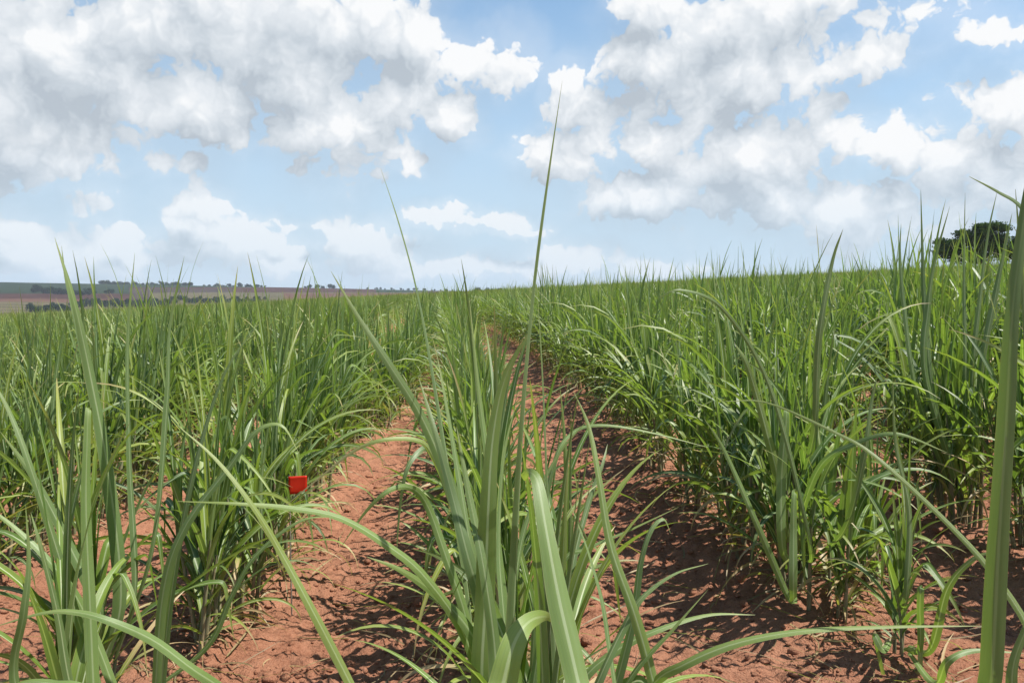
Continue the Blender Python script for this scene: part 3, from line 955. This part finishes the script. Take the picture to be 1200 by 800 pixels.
# ------------------------------------------------------------------ trees
def crown_mesh(name, lobes, nleaf, leaf, mat, seed):
    r = np.random.default_rng(seed)
    lob = np.array(lobes, float)
    vol = (lob[:, 3] * lob[:, 4] * lob[:, 5]) ** .67
    pick = r.choice(len(lob), nleaf, p=vol / vol.sum())
    v = r.normal(size=(nleaf, 3)); v /= np.linalg.norm(v, axis=1)[:, None]
    rad = r.random(nleaf) ** .45 * (1 + .22 * np.sin(v[:, 0] * 9 + pick) * np.sin(v[:, 1] * 8 + pick * 2) + .15 * np.sin(v[:, 2] * 13))
    c = lob[pick, :3] + v * rad[:, None] * lob[pick, 3:6]
    nr = v + r.normal(0, .7, (nleaf, 3)); nr /= np.linalg.norm(nr, axis=1)[:, None]
    a = np.cross(nr, r.normal(size=(nleaf, 3))); a /= np.linalg.norm(a, axis=1)[:, None]
    b = np.cross(nr, a)
    s = leaf * r.uniform(.5, 1.4, (nleaf, 1))
    V = np.stack([c - a * s * .9, c - b * s * .45 + nr * s * .15, c + a * s * .9, c + b * s * .45 + nr * s * .15], 1).reshape(-1, 3)
    F = np.arange(nleaf * 4).reshape(-1, 4)
    return mesh_np(name, V, F, mat, smooth_=False)


def trunk_mesh(h, r0, limbs):
    parts = [tube([(0, 0, -.5), (.05 * h, .02 * h, h * .35), (.02 * h, -.02 * h, h * .7)], [r0 * 1.3, r0, r0 * .5], 8)]
    for (x, y, z) in limbs:
        parts.append(tube([(.04 * h, .01 * h, h * .28), (x * .5, y * .5, h * .28 + (z - h * .28) * .62), (x, y, z)], [r0 * .6, r0 * .35, r0 * .1], 6))
    V, F, U, D = join(parts)
    return mesh_np('trunk', V, F, M_bark)


def tree_at(px, py_base_z, d, me_t, me_c, s, label, cat, group=None, z=None, name='tree', rz=0., sz=None):
    p = P(px, HOR, d)
    o = bpy.data.objects.new(name, None); col.objects.link(o); o.empty_display_size = 1
    o.location = (p.x, p.y, float(terrain(np.array([p.x]), np.array([p.y]), False)[0]) if z is None else z)
    o.scale = (s, s, sz or s); o.rotation_euler = (0, 0, rz)
    tag(o, label, cat, group)
    link('trunk', me_t, o); link('crown', me_c, o)
    return o


# spreading tree over the canopy at the right
lobes = [(-4.4, 0, 3.6, 1.5, 1.6, 1.0), (-3.2, 0, 4.6, 1.5, 1.6, .8), (-4.8, 0, 5.0, 1.0, 1.2, .55), (-2.2, 0, 3.2, 1.7, 1.7, 1.2), (-2.0, .5, 6.0, 1.3, 1.3, .75),
         (-.8, 0, 5.2, 1.7, 1.6, 1.1), (.6, -.3, 6.0, 1.6, 1.5, .8), (1.7, 0, 7.0, 1.5, 1.4, .6), (0.2, 0, 6.9, 1.3, 1.3, .6), (2.8, 0, 6.6, 1.0, 1.2, .5), (.8, 0, 4.2, 2.0, 1.8, 1.3),
         (2.4, .2, 5.2, 1.3, 1.4, .9), (3.0, 0, 3.6, 1.5, 1.5, 1.1), (-1.0, 0, 2.6, 3.2, 1.5, .9)]
t = tree_at(1146, 0, 122, trunk_mesh(6, .35, [(-4, 0, 3.6), (-2, 0, 5.4), (1.8, 0, 6.4), (2.8, .2, 4.6), (-.5, .6, 5.2)]),
            crown_mesh('crown', lobes, 26000, .17, M_crown, 2), 1.08, 'large dark spreading tree standing above the cane at the right', 'tree', rz=-.55)
lobes = [(-1.6, 0, 3.2, 1.5, 1.5, 1.2), (0, 0, 4.4, 1.7, 1.6, 1.1), (1.6, 0, 4.9, 1.5, 1.5, .9), (1.5, 0, 3.2, 1.8, 1.5, 1.2), (.2, 0, 5.6, 1.1, 1.1, .5), (2.8, 0, 3.9, 1.2, 1.2, .9)]
t = tree_at(1190, 0, 128, trunk_mesh(5, .25, [(-1.5, 0, 3.2), (1.5, 0, 4.4), (.2, .3, 4.6)]),
            crown_mesh('crown', lobes, 12000, .17, M_crown, 9), 1.0, 'smaller rounded dark tree directly right of the large spreading tree', 'tree', rz=-.6)

# trees of the far hillside
far_c, far_t = [], []
for i in range(6):
    r = np.random.default_rng(40 + i)
    lb = [(r.normal(0, 1.7), r.normal(0, 1.6), r.uniform(1.6, 5.6), r.uniform(1.8, 3.0), r.uniform(1.6, 2.8), r.uniform(1.3, 2.2)) for _ in range(11)]
    far_c.append(crown_mesh('crown', lb, 1600, .55, M_fcrown, 60 + i))
    far_t.append(trunk_mesh(5, .3, [(1, 0, 4.4), (-1.2, .4, 4.2)]))


def far_tree(px, d, s, label, group, sz=None):
    i = random.randrange(6); s *= 1.35; sz = (sz or s / 1.35) * 1.3
    return tree_at(px, 0, d, far_t[i], far_c[i], s, label, 'tree', group, rz=random.uniform(0, 6), sz=sz)


def dist_for(px, py):
    """distance at which the hillside shows at this height of the view"""
    ds = np.linspace(620, 1498, 200)
    v = [P(px, HOR, d) for d in ds]
    z = terrain(np.array([q.x for q in v]), np.array([q.y for q in v]), False)
    yy = HOR - (z - EYE) / ds * FOC
    return float(ds[np.argmin(np.abs(yy - py))])


rt = random.Random(4)
G1 = 'trees along the ridge of the far hill'
for px, s, lab in ((86, .55, 'tiny lone tree on the bare ridge, leftmost of three'), (94, .45, 'tiny lone tree on the bare ridge, middle of three'),
                   (106, .5, 'tiny lone tree on the bare ridge, rightmost of three')):
    far_tree(px, 1480, s, lab, G1)
segs = [(119, 134, 6, .95, 1400, 'tree at the left end of the dense ridge line of trees'),
        (136, 178, 13, .85, 1450, 'tree in the middle stretch of the dense ridge tree line'),
        (180, 226, 14, .9, 1440, 'tree at the right end of the dense ridge line of trees'),
        (238, 312, 20, .62, 1470, 'low tree in the thin hedge along the far red field'),
        (355, 392, 9, .85, 1480, 'tree in the dark clump on the ridge behind the red field')]
for a, b, n, s, d, lab in segs:
    for i in range(n):
        far_tree(a + (b - a) * (i + rt.random() * .8) / n, d + rt.uniform(-25, 25), s * rt.uniform(.6, 1.2), lab, G1)
far_tree(281, 1450, .85, 'small twin crowned tree standing up from the hedge of the far red field', G1)
G2 = 'trees standing on the green hillside'
for (px, py, s, sz) in [(40, 343.0, .95, .9), (45, 341.5, 1.3, 1.3), (52, 344, 1.2, 1.1), (57, 343.5, 1.3, 1.1), (63, 344.5, 1.2, 1.0), (69, 345, 1.25, 1.1), (75, 345, 1.1, 1.0), (82, 345.5, 1.1, .9), (90, 346, .9, .8), (96, 346, 1.0, .9), (103, 345.5, 1.1, 1.05), (108, 345, 1.1, 1.2)]:
    far_tree(px, dist_for(px, py), s * .78, 'dark tree in the long clump on the green hillside', G2, sz * .78)
far_tree(129, dist_for(129, 344), 1.0, 'lone round dark tree on the green hillside below the ridge', None, .8)
G3 = 'trees in the valley beyond the cane'
for a, b, n, py, s, lab in ((34, 82, 20, 367, .62, 'bushy valley tree in the dark belt at the left behind the cane'),
                            (84, 200, 44, 360, .60, 'valley tree in the long dark belt behind the cane'),
                            (200, 310, 40, 355, .52, 'valley tree at the right end of the dark belt behind the cane')):
    for i in range(n):
        px = a + (b - a) * (i + rt.random() * .9) / n
        q = py - (3.5 if rt.random() < .4 else 0)
        far_tree(px, dist_for(px, q), s * rt.uniform(.8, 1.2), lab, G3)
for a, b, n, s, d, lab in ((430, 545, 22, .42, 1480, 'low far tree on the horizon behind the left cane rows'),
                           (556, 590, 7, .85, 1300, 'far dark tree in the clump where the paths meet the horizon'),
                           (592, 640, 9, .42, 1470, 'low far tree on the horizon right of the vanishing paths')):
    for i in range(n):
        far_tree(a + (b - a) * (i + rt.random() * .9) / n, d + rt.uniform(-20, 20), s * rt.uniform(.6, 1.2), lab, 'trees on the far horizon')

# ------------------------------------------------------------------ world: sky and clouds
world = bpy.data.worlds.new('World'); scene.world = world; world.use_nodes = True
wt = world.node_tree; wt.nodes.clear(); g = NT(wt)


def azel(px, py):
    v = CM @ Vector(((px - 600) / FOC, (400 - py) / FOC, -1.0)); v.normalize()
    return math.degrees(math.atan2(v.x, v.y)), math.degrees(math.asin(v.z))


blobs = [
    # cx cy rx ry (pixels of the 1200x800 frame), weight
    (40, 40, 170, 90), (-40, 150, 190, 65), (130, 90, 80, 55), (250, 25, 170, 75), (390, 30, 95, 70), (75, 192, 95, 16), (-60, 120, 120, 110),
    (250, 125, 62, 42), (385, 140, 95, 55), (455, 120, 50, 58), (350, 90, 80, 50), (470, 175, 30, 22),
    (495, 45, 55, 24), (575, 75, 45, 38), (530, 138, 30, 30), (470, 195, 20, 10),
    (238, 240, 22, 26), (222, 265, 24, 26), (255, 275, 26, 22), (300, 295, 110, 26), (425, 290, 60, 22), (330, 262, 30, 10), (90, 300, 110, 24),
    (505, 252, 34, 12), (582, 258, 46, 13), (550, 312, 60, 10), (670, 305, 50, 18), (160, 270, 14, 10), (150, 308, 40, 14), (480, 318, 40, 9), (380, 268, 26, 9), (450, 310, 40, 10), (630, 268, 24, 7), (20, 268, 28, 12), (760, 312, 50, 10), (620, 318, 50, 9), (1090, 275, 40, 16),
    (770, 5, 55, 28), (690, 112, 60, 36), (750, 75, 40, 30), (800, 100, 85, 65), (870, 80, 80, 75), (640, 180, 52, 30), (770, 165, 80, 32),
    (900, 175, 80, 42), (760, 235, 85, 26), (900, 230, 110, 40), (1000, 245, 75, 34), (930, 10, 130, 38), (1025, 65, 60, 24), (850, 25, 70, 40),
    (1185, 130, 60, 55), (1130, 180, 55, 36), (1200, 210, 70, 50), (1052, 175, 24, 24), (1175, 40, 28, 11), (1000, 170, 30, 28),
]
DEG = FOC * math.pi / 180


def cloud_group(soft=False):
    t = bpy.data.node_groups.new('cloud_density', 'ShaderNodeTree')
    t.interface.new_socket('Vector', in_out='INPUT', socket_type='NodeSocketVector')
    t.interface.new_socket('Density', in_out='OUTPUT', socket_type='NodeSocketFloat')
    k = NT(t)
    i = k.n('NodeGroupInput').outputs[0]
    wn = k.noise(i, .16, 3, .6, '2D', out=1)
    w = k.vmath('MULTIPLY_ADD', k.vmath('SUBTRACT', wn, (.5, .5, .5)), (3.2, 2.2, 0.), i)
    wn2 = k.noise(i, .8, 2, .6, '2D', out=1)
    w = k.vmath('MULTIPLY_ADD', k.vmath('SUBTRACT', wn2, (.5, .5, .5)), (1.3, 1.1, 0.), w)
    cur = None
    for (cx, cy, rx, ry) in blobs:
        a, e_ = azel(cx, cy)
        sx, sy = DEG / (rx * 1.33), DEG / (ry * 1.33)
        sc = k.vmath('MULTIPLY_ADD', w, (sx, sy, 0.), (-a * sx, -e_ * sy, 0.))
        d = k.vmath('LENGTH', sc)
        cur = d if cur is None else k.math('SMOOTH_MIN', cur, d, .25)
    blob = k.math('SUBTRACT', 1.06, cur)
    blob = k.math('MAXIMUM', blob, -1.2)
    f = k.noise(i, .20, 1.5 if soft else 7, .4 if soft else .5, '2D')
    vr = k.n('ShaderNodeTexVoronoi', voronoi_dimensions='2D', feature='SMOOTH_F1')
    k.set(vr.inputs['Vector'], w); vr.inputs['Scale'].default_value = .42
    vr.inputs['Detail'].default_value = 3.0; vr.inputs['Roughness'].default_value = .55; vr.inputs['Smoothness'].default_value = .25
    D = k.math('ADD', k.math('MULTIPLY', blob, 1.0), k.math('MULTIPLY', k.math('SUBTRACT', f, .5), 1.35))
    if not soft: D = k.math('ADD', D, k.math('MULTIPLY', k.math('SUBTRACT', .50, vr.outputs['Distance']), .62))
    o = k.n('NodeGroupOutput'); t.links.new(D, o.inputs[0])
    return t


cg, cs = cloud_group(), cloud_group(True)
dirv = g.n('ShaderNodeTexCoord').outputs['Generated']
x, y, z = g.sep(dirv)
az = g.math('MULTIPLY', g.math('ARCTAN2', x, y), 57.2958)
el = g.math('MULTIPLY', g.math('ARCSINE', z), 57.2958)
ae = g.comb(az, el)


def cd(v, t):
    n = g.n('ShaderNodeGroup', node_tree=t); g.set(n.inputs[0], v); return n.outputs[0]


D0 = cd(ae, cg)
S0 = cd(ae, cs)
S1 = cd(g.vmath('ADD', ae, (.9, 2.2, 0.)), cs)
alpha = g.mapr(D0, .0, .22, 0, 1, 'SMOOTHSTEP')
low = g.mapr(el, 00.5, 9.0, .46, 1.0)           # distant clouds are seen through more air
alpha = g.math('MULTIPLY', alpha, low)
veil = g.math('MULTIPLY', g.mapr(S0, -.6, .5, 0, .26, 'SMOOTHSTEP'), 1.0)      # thin milky cloud round the cumulus
alpha = g.math('MAXIMUM', alpha, veil)
diff = g.math('MULTIPLY', g.math('SUBTRACT', S0, S1), .40)
puff = g.math('MULTIPLY', g.math('SUBTRACT', D0, S0), .36)
thick = g.mapr(S0, .3, 1.2, 0, .12)
br = g.math('SUBTRACT', g.math('ADD', g.math('ADD', .925, diff), puff), thick)
br = g.math('MINIMUM', g.math('MAXIMUM', br, .62), 1.02)
ccol = g.ramp(g.mapr(br, .5, 1.02, 0, 1), [(0, (.36, .42, .49)), (.45, (.60, .66, .72)), (.8, (.80, .84, .88)), (1, (.95, .96, .97))])
sky = g.n('ShaderNodeTexSky', sky_type='NISHITA', sun_disc=False)
sky.sun_elevation = R(SUN_EL); sky.sun_rotation = R(SUN_AZ)
sky.altitude = 500; sky.air_density = 1.0; sky.dust_density = .6; sky.ozone_density = 1.5
CLOUD_K = 7.3
cc = g.mix(1.0, ccol, (CLOUD_K, CLOUD_K, CLOUD_K), 'MULTIPLY')
air = g.mapr(el, 0., 26., .92, .12, 'SMOOTHSTEP')     # milky humid air towards the horizon
skyc = g.mix(air, g.mix(1.0, sky.outputs[0], (.90, 1.17, 1.22), 'MULTIPLY'), (4.1, 5.1, 6.15))
colr = g.mix(alpha, skyc, cc)
bg = g.n('ShaderNodeBackground'); g.set(bg.inputs[0], colr); bg.inputs[1].default_value = .083
wo = g.n('ShaderNodeOutputWorld'); wt.links.new(bg.outputs[0], wo.inputs[0])
world.cycles.sampling_method = 'MANUAL'; world.cycles.sample_map_resolution = 512

# ------------------------------------------------------------------ humid air
V, F = box(0, 0, 14, 6020, 6020, 96)
hm, ht = new_mat('haze'); gh = NT(ht)
pv = gh.n('ShaderNodeVolumePrincipled'); pv.inputs['Color'].default_value = (.80, .88, 1.0, 1)
pv.inputs['Density'].default_value = HAZE
ho = gh.n('ShaderNodeOutputMaterial'); ht.links.new(pv.outputs[0], ho.inputs['Volume'])
if HAZE > 0:
    hz_ = link('haze', mesh_np('haze', V, F, hm, smooth_=False)); tag(hz_, kind='stuff')

# ------------------------------------------------------------------ sun
sd = bpy.data.lights.new('sun', 'SUN'); sd.energy = 5.0; sd.angle = R(.55); sd.color = (1.0, .96, .90)
so = bpy.data.objects.new('sun', sd); col.objects.link(so)
dv = Vector((math.sin(R(SUN_AZ)) * math.cos(R(SUN_EL)), math.cos(R(SUN_AZ)) * math.cos(R(SUN_EL)), math.sin(R(SUN_EL))))
so.rotation_euler = dv.to_track_quat('Z', 'Y').to_euler()
so.location = dv * 50

# ------------------------------------------------------------------ render settings
scene.render.engine = 'CYCLES'
scene.cycles.max_bounces = 6; scene.cycles.diffuse_bounces = 3; scene.cycles.glossy_bounces = 2
scene.cycles.transmission_bounces = 3; scene.cycles.transparent_max_bounces = 4
scene.view_settings.view_transform = 'Standard'
scene.view_settings.look = 'None'
scene.view_settings.exposure = 0.75
scene.view_settings.gamma = 1.0
